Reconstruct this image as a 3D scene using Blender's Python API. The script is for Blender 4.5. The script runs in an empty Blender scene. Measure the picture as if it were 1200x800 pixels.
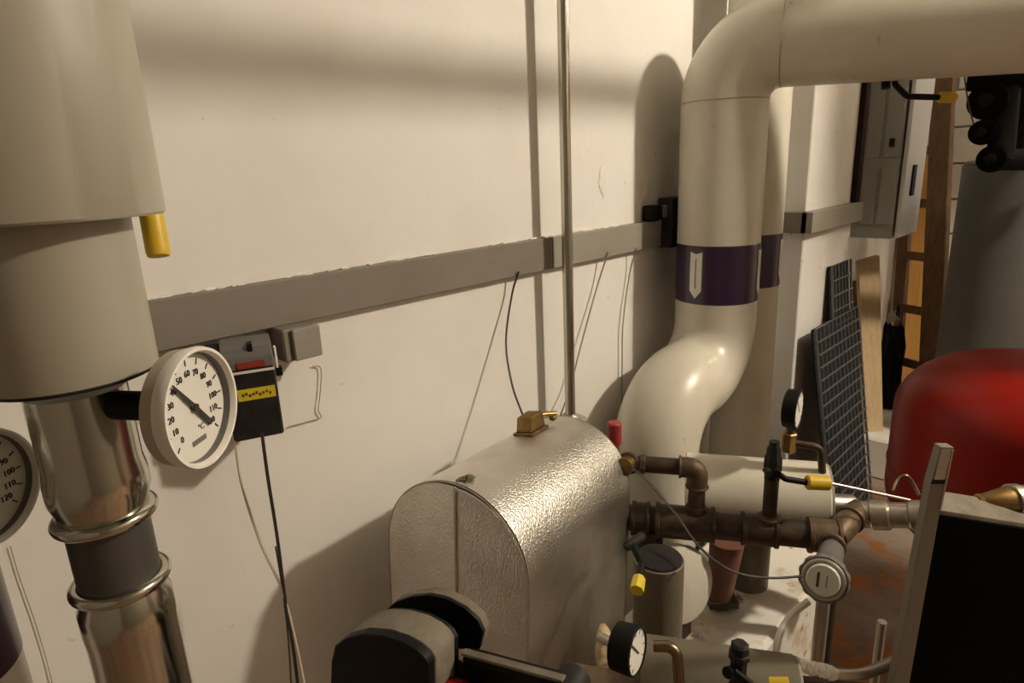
import bpy, bmesh, math, random
from mathutils import Vector, Matrix, noise
random.seed(7)
PI = math.pi
V = Vector

# ---------------------------------------------------------------- camera
F_PX = 740.0
_n = V((117, 2700, F_PX)).normalized()          # down, in camera axes (x right, y down, z forward)
_w = V((760, -236, F_PX)); _w = (_w - _n * _w.dot(_n)).normalized()   # along the plaster wall
_u = -_n
_l = _u.cross(_w)
ROT = Matrix((_w, _l, _u))                      # camera axes -> world (X along wall, Y to wall, Z up)
CAM = V((0.0, -1.08, 1.5))
cd = bpy.data.cameras.new('camera'); cam = bpy.data.objects.new('camera', cd)
bpy.context.scene.collection.objects.link(cam)
cd.sensor_width = 36; cd.lens = F_PX / 1200 * 36; cd.clip_start = 0.02
cx, cy, cz = ROT @ V((1, 0, 0)), ROT @ V((0, -1, 0)), ROT @ V((0, 0, -1))
m = Matrix((cx, cy, cz)).transposed().to_4x4(); m.translation = CAM
cam.matrix_world = m
SC = bpy.context.scene
SC.camera = cam
# ---------------------------------------------------------------- world, lamps, exposure
wd = bpy.data.worlds.new('world'); SC.world = wd; wd.use_nodes = True
wd.node_tree.nodes['Background'].inputs[0].default_value = (1.0, 0.82, 0.6, 1)
wd.node_tree.nodes['Background'].inputs[1].default_value = 0.012
SC.view_settings.view_transform = 'Standard'; SC.view_settings.look = 'None'
SC.view_settings.gamma = 1; SC.view_settings.use_curve_mapping = False
SC.view_settings.exposure = 0.0
LAMP_MAIN = V((2.30, -2.30, 2.80)); LAMP_MAIN_W = 255
LAMP_FAR = V((4.05, -1.45, 2.50)); LAMP_FAR_W = 16
LAMP_COL = (1.0, 0.87, 0.69)
COL = SC.collection

# ---------------------------------------------------------------- pixel helpers
def ray(px, py): return ROT @ V(((px - 600) / F_PX, (py - 400) / F_PX, 1.0))
def at(px, py, t): return CAM + ray(px, py) * t
def proj(p):
    c = ROT.transposed() @ (V(p) - CAM)
    return 600 + F_PX * c.x / c.z, 400 + F_PX * c.y / c.z, c.z
def onplane(px, py, p0, nrm):
    r = ray(px, py); return CAM + r * ((V(p0) - CAM).dot(nrm) / r.dot(nrm))
def onY(px, py, y): return onplane(px, py, (0, y, 0), V((0, 1, 0)))
def onX(px, py, x): return onplane(px, py, (x, 0, 0), V((1, 0, 0)))
def onZ(px, py, z): return onplane(px, py, (0, 0, z), V((0, 0, 1)))
def on_line(a, d, px, lo=-3, hi=3):
    """point of the line a + s*d that lies in picture column px"""
    a, d = V(a), V(d)
    q = ROT.transposed() @ (a - CAM); e = ROT.transposed() @ d; k = (px - 600) / F_PX
    s = (k * q.z - q.x) / (e.x - k * e.z)
    return a + d * s
FWD = V((ROT @ V((0, 0, 1)))); FWDH = V((FWD.x, FWD.y, 0)).normalized()
RGT = V((FWDH.y, -FWDH.x, 0))
UP = V((0, 0, 1))
M = V((0.5, -0.866, 0)).normalized()            # run of the iron header and the pipes across the room

# ---------------------------------------------------------------- mesh helpers
def frame(ax):
    ax = V(ax).normalized()
    h = V((0, 0, 1)) if abs(ax.z) < 0.9 else V((1, 0, 0))
    a = ax.cross(h).normalized(); b = ax.cross(a).normalized()
    return a, b, ax
class MB:
    def __init__(s): s.bm = bmesh.new()
    def box(s, c, size, axes=None, bev=0, seg=1):
        ax = axes or (V((1, 0, 0)), V((0, 1, 0)), V((0, 0, 1)))
        t = bmesh.new(); bmesh.ops.create_cube(t, size=1)
        if bev:
            for v in t.verts: v.co = V((v.co.x * size[0], v.co.y * size[1], v.co.z * size[2]))
            bmesh.ops.bevel(t, geom=t.edges[:], offset=bev, segments=seg, affect='EDGES', profile=.5)
        else:
            for v in t.verts: v.co = V((v.co.x * size[0], v.co.y * size[1], v.co.z * size[2]))
        for v in t.verts: v.co = V(c) + V(ax[0]) * v.co.x + V(ax[1]) * v.co.y + V(ax[2]) * v.co.z
        s.merge(t); return s
    def merge(s, t):
        mp = {v: s.bm.verts.new(v.co) for v in t.verts}
        for f in t.faces:
            try: s.bm.faces.new([mp[v] for v in f.verts])
            except ValueError: pass
        t.free()
    def rings(s, rings, caps=True, close=False):
        R = [[s.bm.verts.new(p) for p in r] for r in rings]
        n = len(R[0])
        for i in range(len(R) - 1 + (1 if close else 0)):
            A, B = R[i], R[(i + 1) % len(R)]
            for k in range(n): s.bm.faces.new((A[k], A[(k + 1) % n], B[(k + 1) % n], B[k]))
        if caps and not close:
            s.bm.faces.new(R[0][::-1]); s.bm.faces.new(R[-1])
        return s
    def lathe(s, prof, o, ax, seg=40, caps=True, close=False):
        a, b, z = frame(ax); o = V(o)
        return s.rings([[o + z * h + (a * math.cos(2 * PI * k / seg) + b * math.sin(2 * PI * k / seg)) * max(r, 1e-4)
                         for k in range(seg)] for r, h in prof], caps, close)
    def cyl(s, p, q, r, seg=28, r2=None, bev=0):
        p, q = V(p), V(q); L = (q - p).length; r2 = r if r2 is None else r2
        pr = [(r, 0), (r2, L)]
        if bev: pr = [(r - bev, 0), (r, bev), (r2, L - bev), (r2 - bev, L)]
        return s.lathe(pr, p, q - p, seg)
    def torus(s, o, ax, R, r, seg=40, sub=12, fl=1.0):
        pr = [(R + r * math.cos(2 * PI * k / sub), r * fl * math.sin(2 * PI * k / sub)) for k in range(sub)]
        return s.lathe(pr, o, ax, seg, False, True)
    def tube(s, pts, r, seg=14, caps=True):
        pts = [V(p) for p in pts]; n = len(pts)
        rr = r if isinstance(r, (list, tuple)) else [r] * n
        T = [(pts[min(i + 1, n - 1)] - pts[max(i - 1, 0)]).normalized() for i in range(n)]
        a, b, _ = frame(T[0]); out = []
        for i in range(n):
            if i:
                a = (a - T[i] * a.dot(T[i])).normalized(); b = T[i].cross(a)
            out.append([pts[i] + (a * math.cos(2 * PI * k / seg) + b * math.sin(2 * PI * k / seg)) * rr[i] for k in range(seg)])
        return s.rings(out, caps)
    def prism(s, poly, ext, bev=0):
        t = bmesh.new(); A = [t.verts.new(V(p)) for p in poly]; B = [t.verts.new(V(p) + V(ext)) for p in poly]
        n = len(A)
        t.faces.new(A[::-1]); t.faces.new(B)
        for k in range(n): t.faces.new((A[k], A[(k + 1) % n], B[(k + 1) % n], B[k]))
        bmesh.ops.recalc_face_normals(t, faces=t.faces[:])
        if bev: bmesh.ops.bevel(t, geom=t.edges[:], offset=bev, segments=1, affect='EDGES')
        s.merge(t); return s
    def blob(s, c, rad, amp, freq, sub=3, seed=0):
        t = bmesh.new(); bmesh.ops.create_icosphere(t, subdivisions=sub, radius=1)
        for v in t.verts:
            d = v.co.copy(); k = 1 + amp * noise.noise(d * freq + V((seed, seed * 2.1, 0)))
            v.co = V(c) + V((d.x * rad[0], d.y * rad[1], d.z * rad[2])) * k
        s.merge(t); return s
def bend(pts, r, seg=10):
    """fillet a polyline"""
    pts = [V(p) for p in pts]; out = [pts[0]]
    for i in range(1, len(pts) - 1):
        rad = r[i - 1] if isinstance(r, (list, tuple)) else r
        a = (pts[i - 1] - pts[i]); b = (pts[i + 1] - pts[i]); ua, ub = a.normalized(), b.normalized()
        ang = ua.angle(ub); d = min(rad / math.tan(ang / 2), a.length * .499, b.length * .499); rad = d * math.tan(ang / 2)
        c = pts[i] + (ua + ub).normalized() * (rad / math.sin(ang / 2))
        p0, p1 = pts[i] + ua * d, pts[i] + ub * d
        v0, v1 = p0 - c, p1 - c; tot = v0.angle(v1); axn = v0.cross(v1).normalized()
        for k in range(seg + 1): out.append(c + Matrix.Rotation(tot * k / seg, 3, axn) @ v0)
    out.append(pts[-1]); return out
def spline(pts, n=8):
    P = [V(p) for p in pts]; P = [P[0] * 2 - P[1]] + P + [P[-1] * 2 - P[-2]]; out = []
    for i in range(1, len(P) - 2):
        for k in range(n):
            t = k / n; a, b, c, d = P[i - 1], P[i], P[i + 1], P[i + 2]
            out.append(.5 * ((2 * b) + (c - a) * t + (2 * a - 5 * b + 4 * c - d) * t * t + (3 * b - a - 3 * c + d) * t ** 3))
    out.append(P[-2]); return out

ROOT = {}
def _mesh(name, mb, mat, org, smooth=35):
    bm = mb.bm if isinstance(mb, MB) else mb
    bmesh.ops.recalc_face_normals(bm, faces=bm.faces[:])
    for v in bm.verts: v.co = v.co - org
    me = bpy.data.meshes.new(name); bm.to_mesh(me); bm.free()
    me.materials.append(mat)
    for p in me.polygons: p.use_smooth = True
    if smooth: me.set_sharp_from_angle(angle=math.radians(smooth))
    return me
def thing(name, label, cat, loc, group=None):
    o = bpy.data.objects.new(name, None); COL.objects.link(o); o.location = V(loc); o.empty_display_size = .05
    o['label'] = label; o['category'] = cat
    if group: o['group'] = group
    ROOT[o] = V(loc); return o
def part(name, mb, mat, parent, label=None, smooth=35):
    me = _mesh(name, mb, mat, ROOT[parent], smooth)
    o = bpy.data.objects.new(name, me); COL.objects.link(o); o.parent = parent; ROOT[o] = ROOT[parent]
    if label: o['label'] = label
    return o
def single(name, label, cat, mb, mat, loc, group=None, smooth=35):
    me = _mesh(name, mb, mat, V(loc), smooth)
    o = bpy.data.objects.new(name, me); COL.objects.link(o); o.location = V(loc)
    o['label'] = label; o['category'] = cat
    if group: o['group'] = group
    ROOT[o] = V(loc); return o
def struct(name, mb, mat, parent=None, label=None, smooth=35):
    me = _mesh(name, mb, mat, V((0, 0, 0)), smooth)
    o = bpy.data.objects.new(name, me); COL.objects.link(o); ROOT[o] = V((0, 0, 0))
    if parent: o.parent = parent
    else:
        o['kind'] = 'structure'
        o['category'] = name.split('_')[0]
        if label: o['label'] = label
    return o
def text_mesh(name, body, size, mat, parent, o, xa, ya, depth=.0004):
    cu = bpy.data.curves.new(name, 'FONT'); cu.body = body; cu.size = size; cu.align_x = 'CENTER'; cu.align_y = 'CENTER'
    cu.extrude = depth; cu.resolution_u = 2
    tmp = bpy.data.objects.new('tmp', cu); COL.objects.link(tmp)
    dg = bpy.context.evaluated_depsgraph_get()
    me = bpy.data.meshes.new_from_object(tmp.evaluated_get(dg)); bpy.data.objects.remove(tmp); bpy.data.curves.remove(cu)
    za = V(xa).cross(V(ya))
    for v in me.vertices: v.co = V(o) - ROOT[parent] + V(xa) * v.co.x + V(ya) * v.co.y + za * v.co.z
    me.materials.clear(); me.materials.append(mat)
    ob = bpy.data.objects.new(name, me); COL.objects.link(ob); ob.parent = parent; ROOT[ob] = ROOT[parent]
    return ob

# ---------------------------------------------------------------- materials
def mat(name, col, rough=.5, metal=0, var=None, vscale=8, vlo=.4, vhi=.7, bump=0, bscale=60, coat=0, detail=4,
        spec=None, r2=None, stretch=None, emit=None, var2=None, v2scale=3, v2lo=.55, v2hi=.7):
    m = bpy.data.materials.new(name); m.use_nodes = True; nt = m.node_tree; N = nt.nodes; L = nt.links
    b = N['Principled BSDF']
    b.inputs['Base Color'].default_value = (*col, 1); b.inputs['Roughness'].default_value = rough
    b.inputs['Metallic'].default_value = metal
    if coat: b.inputs['Coat Weight'].default_value = coat; b.inputs['Coat Roughness'].default_value = .15
    if spec is not None: b.inputs['Specular IOR Level'].default_value = spec
    tc = N.new('ShaderNodeTexCoord'); src = tc.outputs['Object']
    if stretch:
        mp = N.new('ShaderNodeMapping'); mp.inputs['Scale'].default_value = stretch; L.new(src, mp.inputs[0]); src = mp.outputs[0]
    def fac(sc, lo, hi, dt=detail):
        nz = N.new('ShaderNodeTexNoise'); nz.inputs['Scale'].default_value = sc; nz.inputs['Detail'].default_value = dt
        nz.inputs['Roughness'].default_value = .6; L.new(src, nz.inputs['Vector'])
        rp = N.new('ShaderNodeMapRange'); rp.inputs['From Min'].default_value = lo; rp.inputs['From Max'].default_value = hi
        L.new(nz.outputs['Fac'], rp.inputs['Value']); return rp.outputs[0]
    cur = None
    if var:
        f = fac(vscale, vlo, vhi); mx = N.new('ShaderNodeMix'); mx.data_type = 'RGBA'
        mx.inputs['A'].default_value = (*col, 1); mx.inputs['B'].default_value = (*var, 1); L.new(f, mx.inputs['Factor'])
        cur = mx.outputs['Result']
        if r2 is not None:
            mr = N.new('ShaderNodeMix'); mr.inputs[2].default_value = rough; mr.inputs[3].default_value = r2
            L.new(f, mr.inputs[0]); L.new(mr.outputs[0], b.inputs['Roughness'])
    if var2:
        f = fac(v2scale, v2lo, v2hi); mx = N.new('ShaderNodeMix'); mx.data_type = 'RGBA'
        if cur: L.new(cur, mx.inputs['A'])
        else: mx.inputs['A'].default_value = (*col, 1)
        mx.inputs['B'].default_value = (*var2, 1); L.new(f, mx.inputs['Factor']); cur = mx.outputs['Result']
    if cur: L.new(cur, b.inputs['Base Color'])
    if bump:
        nz = N.new('ShaderNodeTexNoise'); nz.inputs['Scale'].default_value = bscale; nz.inputs['Detail'].default_value = 3
        L.new(src, nz.inputs['Vector'])
        bp = N.new('ShaderNodeBump'); bp.inputs['Strength'].default_value = bump; bp.inputs['Distance'].default_value = .01
        L.new(nz.outputs['Fac'], bp.inputs['Height']); L.new(bp.outputs[0], b.inputs['Normal'])
    if emit:
        b.inputs['Emission Color'].default_value = (*emit[0], 1); b.inputs['Emission Strength'].default_value = emit[1]
    return m
PLASTER = mat('plaster', (.80, .785, .755), .85, var=(.73, .70, .65), vscale=2.2, vlo=.45, vhi=.75, bump=.16, bscale=14,
              var2=(.44, .38, .30), v2scale=26, v2lo=.69, v2hi=.76)
WHITEWALL = mat('white_block', (.82, .80, .74), .8, var=(.7, .66, .58), vscale=5, bump=.1, bscale=40)
MORTAR = mat('mortar', (.5, .46, .4), .9)
CEIL = mat('ceiling_paint', (.26, .23, .19), .9)  # unseen ceiling and walls darkened to cut bounce light
FLOORM = mat('stained_concrete', (.30, .24, .19), .8, var=(.16, .09, .05), vscale=3, vlo=.4, vhi=.65, bump=.3, bscale=30,
             var2=(.36, .13, .035), v2scale=5, v2lo=.5, v2hi=.62)
PLINTH = mat('peeling_white_paint', (.80, .77, .70), .7, var=(.62, .54, .42), vscale=9, vlo=.52, vhi=.62, bump=.35, bscale=24,
             var2=(.22, .14, .08), v2scale=13, v2lo=.62, v2hi=.68)
PVC = mat('pvc_lagging', (.36, .335, .275), .42, var=(.32, .295, .235), vscale=4, bump=.02, bscale=12, coat=.12)
PVC_DARK = mat('pvc_lagging_grey', (.155, .137, .098), .45, var=(.13, .114, .08), vscale=5, bump=.02, bscale=12)
PVC_W = mat('pvc_lagging_white', (.66, .63, .54), .34, var=(.58, .55, .46), vscale=5, coat=.2, var2=(.30, .24, .16), v2scale=20, v2lo=.72, v2hi=.78)
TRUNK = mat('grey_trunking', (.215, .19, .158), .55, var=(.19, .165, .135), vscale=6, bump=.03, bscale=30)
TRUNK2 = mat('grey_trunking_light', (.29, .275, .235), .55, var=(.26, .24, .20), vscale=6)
DARKGAP = mat('dark_brown', (.09, .055, .03), .7)
CHROME = mat('stainless', (.58, .575, .51), .15, 1, var=(.43, .425, .37), vscale=6, r2=.24, stretch=(1, 1, .15))
STEEL = mat('steel', (.55, .52, .46), .3, 1, var=(.42, .38, .32), vscale=20, r2=.45)
DARKSTEEL = mat('dark_pipe', (.075, .07, .062), .5, .3)
PURPLE = mat('purple_band', (.030, .012, .045), .28, coat=.3)
WHITEP = mat('white_plastic', (.80, .78, .72), .4)
DIALF = mat('dial_face', (.72, .71, .66), .5)
CREAM = mat('housing_beige', (.44, .39, .31), .45)
BLACK = mat('black_plastic', (.004, .004, .004), .55, spec=.2)
MATTBLACK = mat('matt_black_panel', (.003, .003, .003), .8, spec=.05)
BLACK2 = mat('black_dusty', (.012, .0115, .011), .6, var=(.028, .025, .022), vscale=40, spec=.3)
DUST = mat('dusty_grey_top', (.21, .185, .145), .85, var=(.14, .12, .09), vscale=30, bump=.1, bscale=80)
GREYP = mat('grey_plastic', (.14, .135, .13), .45)
RED = mat('red_paint', (.23, .007, .003), .36, var=(.19, .006, .003), vscale=6, spec=.25)
REDP = mat('red_plastic', (.30, .035, .028), .45)
YEL = mat('yellow_plastic', (.62, .42, .02), .42)
YELL = mat('yellow_label', (.70, .56, .03), .5)
IRON = mat('black_iron_pipe', (.050, .037, .027), .5, .5, var=(.105, .062, .034), vscale=22, vlo=.45, vhi=.68, r2=.7, bump=.1, bscale=90)
IRONB = mat('brown_iron_fitting', (.14, .092, .055), .5, .45, var=(.075, .049, .03), vscale=25, r2=.65, bump=.08, bscale=80)
BRASS = mat('brass', (.42, .27, .10), .33, 1, var=(.25, .15, .06), vscale=30, r2=.5)
BRASSD = mat('old_brass', (.30, .19, .07), .42, .9, var=(.12, .08, .04), vscale=30, r2=.6)
COPPER = mat('copper', (.26, .18, .12), .35, 1, var=(.15, .11, .075), vscale=20)
WIREG = mat('grey_cable', (.30, .26, .2), .5)
WIREB = mat('dark_cable', (.035, .03, .026), .5)
WIREL = mat('light_cable', (.62, .56, .44), .5)
GALV = mat('galvanised', (.52, .48, .40), .45, .8, var=(.42, .38, .31), vscale=12)
CABG = mat('cabinet_grey', (.40, .405, .38), .5, var=(.37, .375, .35), vscale=5)
CAB_LIT = mat('cabinet_door_lit', (.74, .76, .80), .45)  # lamplight on the door face is put into this paler bluish colour
WOODL = mat('pale_wood', (.62, .47, .28), .6, var=(.52, .37, .2), vscale=7, stretch=(8, 8, .6))
WOODB = mat('brown_wood', (.20, .105, .045), .55, var=(.12, .06, .025), vscale=6, stretch=(9, 9, .5))
WOODD = mat('dark_wood', (.022, .013, .008), .7, var=(.014, .008, .005), vscale=6, spec=.1, stretch=(9, 9, .5))
WOODO = mat('orange_wood', (.62, .34, .09), .5, var=(.5, .25, .06), vscale=5, stretch=(8, 8, .6))
IRON_BACKLIT = mat('backlit_iron', (.006, .005, .004), .7, 0, spec=.12)  # near-black carries the manifold's backlit shade in its colour
MESHB = mat('black_wire', (.13, .137, .143), .4, .3)
MESHD = mat('black_netting', (.008, .008, .009), .8)
TANKG = mat('grey_casing', (.125, .123, .115), .55, var=(.112, .11, .102), vscale=4)
RUSTP = mat('red_brown_paint', (.20, .085, .06), .5, var=(.15, .06, .04), vscale=10)
PINKW = mat('stone_wool', (.55, .45, .28), .95, var=(.3, .2, .1), vscale=30, bump=.4, bscale=60)
INK = mat('ink', (.03, .028, .025), .6)
INKG = mat('grey_ink', (.2, .19, .17), .6)
LINT = mat('lint', (.13, .12, .07), .95)
GLASS_L = mat('lamp_glass', (.9, .85, .75), .4, emit=(LAMP_COL, 1))

# stucco-embossed aluminium sheet
STUCCO = bpy.data.materials.new('stucco_aluminium'); STUCCO.use_nodes = True
_nt = STUCCO.node_tree; _b = _nt.nodes['Principled BSDF']
_b.inputs['Metallic'].default_value = 1; _b.inputs['Roughness'].default_value = .36
_tc = _nt.nodes.new('ShaderNodeTexCoord')
_v = _nt.nodes.new('ShaderNodeTexNoise'); _v.inputs['Scale'].default_value = 330; _v.inputs['Detail'].default_value = 1.5
_mp = _nt.nodes.new('ShaderNodeMapping'); _mp.inputs['Scale'].default_value = (1, 1, .55)
_nt.links.new(_tc.outputs['Object'], _mp.inputs[0]); _nt.links.new(_mp.outputs[0], _v.inputs['Vector'])
_bp = _nt.nodes.new('ShaderNodeBump'); _bp.inputs['Strength'].default_value = .75; _bp.inputs['Distance'].default_value = .0022
_nt.links.new(_v.outputs['Fac'], _bp.inputs['Height']); _nt.links.new(_bp.outputs[0], _b.inputs['Normal'])
_n2 = _nt.nodes.new('ShaderNodeTexNoise'); _n2.inputs['Scale'].default_value = 9; _nt.links.new(_tc.outputs['Object'], _n2.inputs['Vector'])
_r = _nt.nodes.new('ShaderNodeValToRGB'); _r.color_ramp.elements[0].position = .35; _r.color_ramp.elements[1].position = .7
_r.color_ramp.elements[0].color = (.66, .63, .57, 1); _r.color_ramp.elements[1].color = (.84, .82, .78, 1)
_nt.links.new(_n2.outputs['Fac'], _r.inputs[0]); _nt.links.new(_r.outputs[0], _b.inputs['Base Color'])

# ================================================================ SETTING
X0, X1, YR, ZC = -1.6, 4.5, -3.7, 3.15
struct('floor', MB().box(((X0 + X1) / 2, YR / 2, -.05), (X1 - X0 + .4, -YR + .4, .1)), FLOORM, label='rust-stained brown concrete floor')
struct('ceiling', MB().box(((X0 + X1) / 2, YR / 2, ZC + .05), (X1 - X0 + .4, -YR + .4, .1)), CEIL, label='dark painted ceiling')
wl = struct('wall_left', MB().box(((X0 + X1) / 2, .05, ZC / 2), (X1 - X0, .1, ZC)), PLASTER, label='cream plastered wall behind the pipes')
struct('wall_right', MB().box(((X0 + X1) / 2, YR - .05, ZC / 2), (X1 - X0, .1, ZC)), CEIL, label='plain wall on the room side')
struct('wall_front', MB().box((X0 - .05, YR / 2, ZC / 2), (.1, -YR, ZC)), CEIL, label='plain wall behind the viewer')
wb = struct('wall_back', MB().box((X1 + .05, YR / 2, ZC / 2), (.1, -YR, ZC)), MORTAR, label='far wall of white painted blocks')
# painted blocks of the far wall, each a piece
bw, bh = .40, .20
meb = None
for r in range(12):
    for c in range(4):
        y = -.02 - c * bw - (bw / 2 if r % 2 else 0) - bw / 2; z = .02 + r * bh + bh / 2
        if meb is None:
            b = MB().box((0, 0, 0), (.03, bw - .012, bh - .012), bev=.004); meb = _mesh('block', b, WHITEWALL, V((0, 0, 0)))
        o = bpy.data.objects.new('block', meb); COL.objects.link(o); o.parent = wb; o.location = (X1 - .012, y, z)
# unseen block under the ceiling, added to shade the upper pier
struct('ceiling_beam', MB().box(((2.33 + X1) / 2, -1.86, (2.47 + ZC) / 2), (X1 - 2.33, .16, ZC - 2.47), bev=.006), CEIL, label='unseen ceiling block added to shade the upper pier')
# projecting pier
PCX, PCY = 2.36, -.22
PX1 = 2.87
struct('wall_pier', MB().box(((PCX + PX1) / 2, PCY / 2 + .01, ZC / 2), (PX1 - PCX, -PCY + .02, ZC), bev=.004), PLASTER, label='plastered pier projecting from the cream wall')
# white painted plinth under the pipework
struct('floor_plinth', MB().box((1.365, -.48, .225), (.63, .30, .45), bev=.012), PLINTH, label='white painted concrete plinth with peeling stains')

# ================================================================ ceiling lamps (out of the picture)
def lamp(pos, watts, label):
    t = thing('ceiling_lamp', label, 'lamp', (pos.x, pos.y, ZC))
    part('base', MB().lathe([(.07, 0), (.07, -.03), (.05, -.045)], (pos.x, pos.y, ZC), UP), WHITEP, t)
    part('stem', MB().cyl((pos.x, pos.y, ZC - .04), (pos.x, pos.y, pos.z + .06), .012), WHITEP, t)
    r = .075
    g = bpy.data.materials.new('lamp_globe'); g.use_nodes = True; b = g.node_tree.nodes['Principled BSDF']
    b.inputs['Emission Color'].default_value = (*LAMP_COL, 1)
    b.inputs['Emission Strength'].default_value = watts / (4 * PI * r * r * PI)
    pr = [(r * math.sin(PI * k / 16), -r * math.cos(PI * k / 16)) for k in range(17)]
    part('globe', MB().lathe(pr, pos, UP, 24), g, t)
lamp(LAMP_MAIN, LAMP_MAIN_W, 'round glass ceiling lamp hanging on the room side of the added ceiling shade block')
lamp(LAMP_FAR, LAMP_FAR_W, 'round glass ceiling lamp over the ladder end')

# ================================================================ cable trunking on the wall
RT, RB, RD = CAM.z - .1625 * 1.055, CAM.z - .2385 * 1.055, .024
jx = onY(648, 300, -RD).x; ex = onY(800, 270, -RD).x
t = thing('cable_trunking', 'long grey cable trunking running along the cream wall', 'trunking', (.5, 0, RB))
def trunk(mb, xa, xb): return mb.box(((xa + xb) / 2, -RD / 2, (RT + RB) / 2), (xb - xa, RD, RT - RB), bev=.002)
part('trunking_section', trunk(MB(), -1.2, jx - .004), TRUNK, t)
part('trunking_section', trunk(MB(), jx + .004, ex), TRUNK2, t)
part('joint', MB().box((jx, -RD / 2 + .003, (RT + RB) / 2), (.012, RD - .004, RT - RB - .002)), DARKGAP, t)
# crumbled plaster along the trunking's top edge
pm = MB()
for k in range(46):
    x = random.uniform(.2, 1.7); pm.blob((x, -.006, RT + .001), (random.uniform(.006, .02), .005, random.uniform(.0015, .004)), .5, 2, 1, k)
part('plaster_crumbs', pm, PLASTER, t)['kind'] = 'stuff'

# trunking wrapped round the pier
pz0, pz1 = CAM.z - .265, CAM.z - .191
t = thing('pier_trunking', 'short grey cable trunking wrapped round the pier corner', 'trunking', (PCX, PCY, pz0))
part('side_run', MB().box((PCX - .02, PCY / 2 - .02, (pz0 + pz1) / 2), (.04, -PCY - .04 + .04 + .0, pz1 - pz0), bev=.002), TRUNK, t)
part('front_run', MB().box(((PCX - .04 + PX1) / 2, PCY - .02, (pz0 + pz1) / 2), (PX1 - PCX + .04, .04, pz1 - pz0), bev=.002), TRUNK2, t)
# dark batten on the pier's far edge
bx = onY(1011, 120, PCY - .012).x
single('wooden_batten', 'dark brown batten standing on the pier trunking beside the grey cabinet', 'batten',
       MB().box((PX1 - .02, PCY - .011, (pz1 + ZC) / 2), (.05, .022, ZC - pz1), bev=.002), WOODD, (PX1 - .02, PCY - .011, pz1))

# cable clamp at the end of the trunking
ec = onY(768, 248, -.03)
t = thing('cable_clamp', 'small black and chrome cable clamp on the trunking end', 'clamp', (ec.x, -.03, RT))
part('body', MB().box((ec.x - .005, -.02, RT + .024), (.05, .036, .046), bev=.004), BLACK, t)
for k in range(3): part('clip', MB().box((ec.x + .03 + k * .016, -.022, RT + .026), (.007, .04, .036), bev=.001), STEEL, t)
part('end_cap', MB().box((ec.x + .09, -.035, (RT + RB) / 2 + .03), (.09, .05, RT - RB + .07), bev=.003), BLACK2, t)

# ================================================================ big lagged risers and cross pipe
PR = .120
A1 = at(840, 320, 1.92); A1x, A1y = A1.x, A1.y
zt = CAM.z + .306                                # axis height of the pipe across the room
zm = .865
off = .325
CD = V((.3, -.954, -.03)).normalized()
cross_end = V((A1x, A1y, zt)) + CD * 3.5
path = bend([cross_end, (A1x, A1y, zt), (A1x, A1y, zm), (A1x - off, A1y, zm), (A1x - off, A1y, .0)], [.146, .162, .162], 14)
t = thing('lagged_pipe', 'thick cream lagged riser with purple arrow band and elbows, crossing the room', 'pipe', (A1x - off, A1y, 0))
# split in three shells so that joints of the lagging show
iz = [i for i, p in enumerate(path)]
part('lagging', MB().tube(path, PR, 48), PVC_W, t)
def band(t, x, y, z0, z1, r, angs, hw):
    part('purple_band', MB().lathe([(r, z0), (r + .0015, z0 + .002), (r + .0015, z1 - .002), (r, z1)], (x, y, 0), UP, 56), PURPLE, t)
    zz0, zz1 = z0 + (z1 - z0) * .10, z1 - (z1 - z0) * .10
    for a0 in angs:
        bm = bmesh.new(); n = 12; rr = r + .0028; cols = []
        for k in range(n + 1):
            u = -1 + 2 * k / n; a = a0 + u * hw; tip = (z1 - z0) * .14
            top = zz1 - (1 - abs(u)) * tip * .25; bot = zz0 + abs(u) * tip
            d = V((math.cos(a) * rr + x, math.sin(a) * rr + y, 0))
            cols.append((bm.verts.new(d + V((0, 0, top))), bm.verts.new(d + V((0, 0, bot)))))
        for k in range(n): bm.faces.new((cols[k][0], cols[k + 1][0], cols[k + 1][1], cols[k][1]))
        ar = part('arrow_label', bm, WHITEP, t)
        bm = bmesh.new(); rr = r + .0033; w = hw * .1
        q = []
        for (a, z) in ((a0 - w, zz1 - .02), (a0 + w, zz1 - .02), (a0 + w, zz0 + .03), (a0 - w, zz0 + .03)):
            q.append(bm.verts.new((x + math.cos(a) * rr, y + math.sin(a) * rr, z)))
        bm.faces.new(q); part('print_line', bm, INKG, ar)
zb1 = at(842, 288, 1.80).z; zb0 = at(842, 361, 1.80).z
toC = math.atan2(CAM.y - A1y, CAM.x - A1x)
band(t, A1x, A1y, zb0, zb1, PR, [toC - .50, toC + 1.32], .155)
part('lagging_seam', MB().torus((A1x, A1y, zt - .15), UP, PR, .0016, 48, 6), PVC, t)
part('lagging_seam', MB().torus(V((A1x, A1y, zt)) + CD * .15, CD, PR, .0016, 48, 6), PVC, t)

# second riser behind
PR2 = .10
best = None
for k in range(400):
    x = 1.8 + k * .002; p = V((x, A1y + .02, CAM.z - .1)); d = (p - CAM); dd = V((d.x, d.y, 0)).normalized()
    e = p + V((dd.y, -dd.x, 0)) * PR2; px = proj(e)[0]
    if best is None or abs(px - 921) < best[0]: best = (abs(px - 921), x)
P2x, P2y = best[1], A1y + .02
t = thing('lagged_pipe', 'slimmer cream lagged riser with purple band standing behind the thick elbowed one', 'pipe', (P2x, P2y, 0))
part('lagging', MB().cyl((P2x, P2y, 0), (P2x, P2y, ZC), PR2, 48), PVC_W, t)
toC2 = math.atan2(CAM.y - P2y, CAM.x - P2x); d2 = (V((P2x, P2y, 0)) - V((CAM.x, CAM.y, 0))).length
tz = proj((P2x, P2y, 1.4))[2] - .1
band(t, P2x, P2y, at(905, 344, tz).z, at(905, 277, tz).z, PR2, [toC2 + 1.30], .155)

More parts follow.
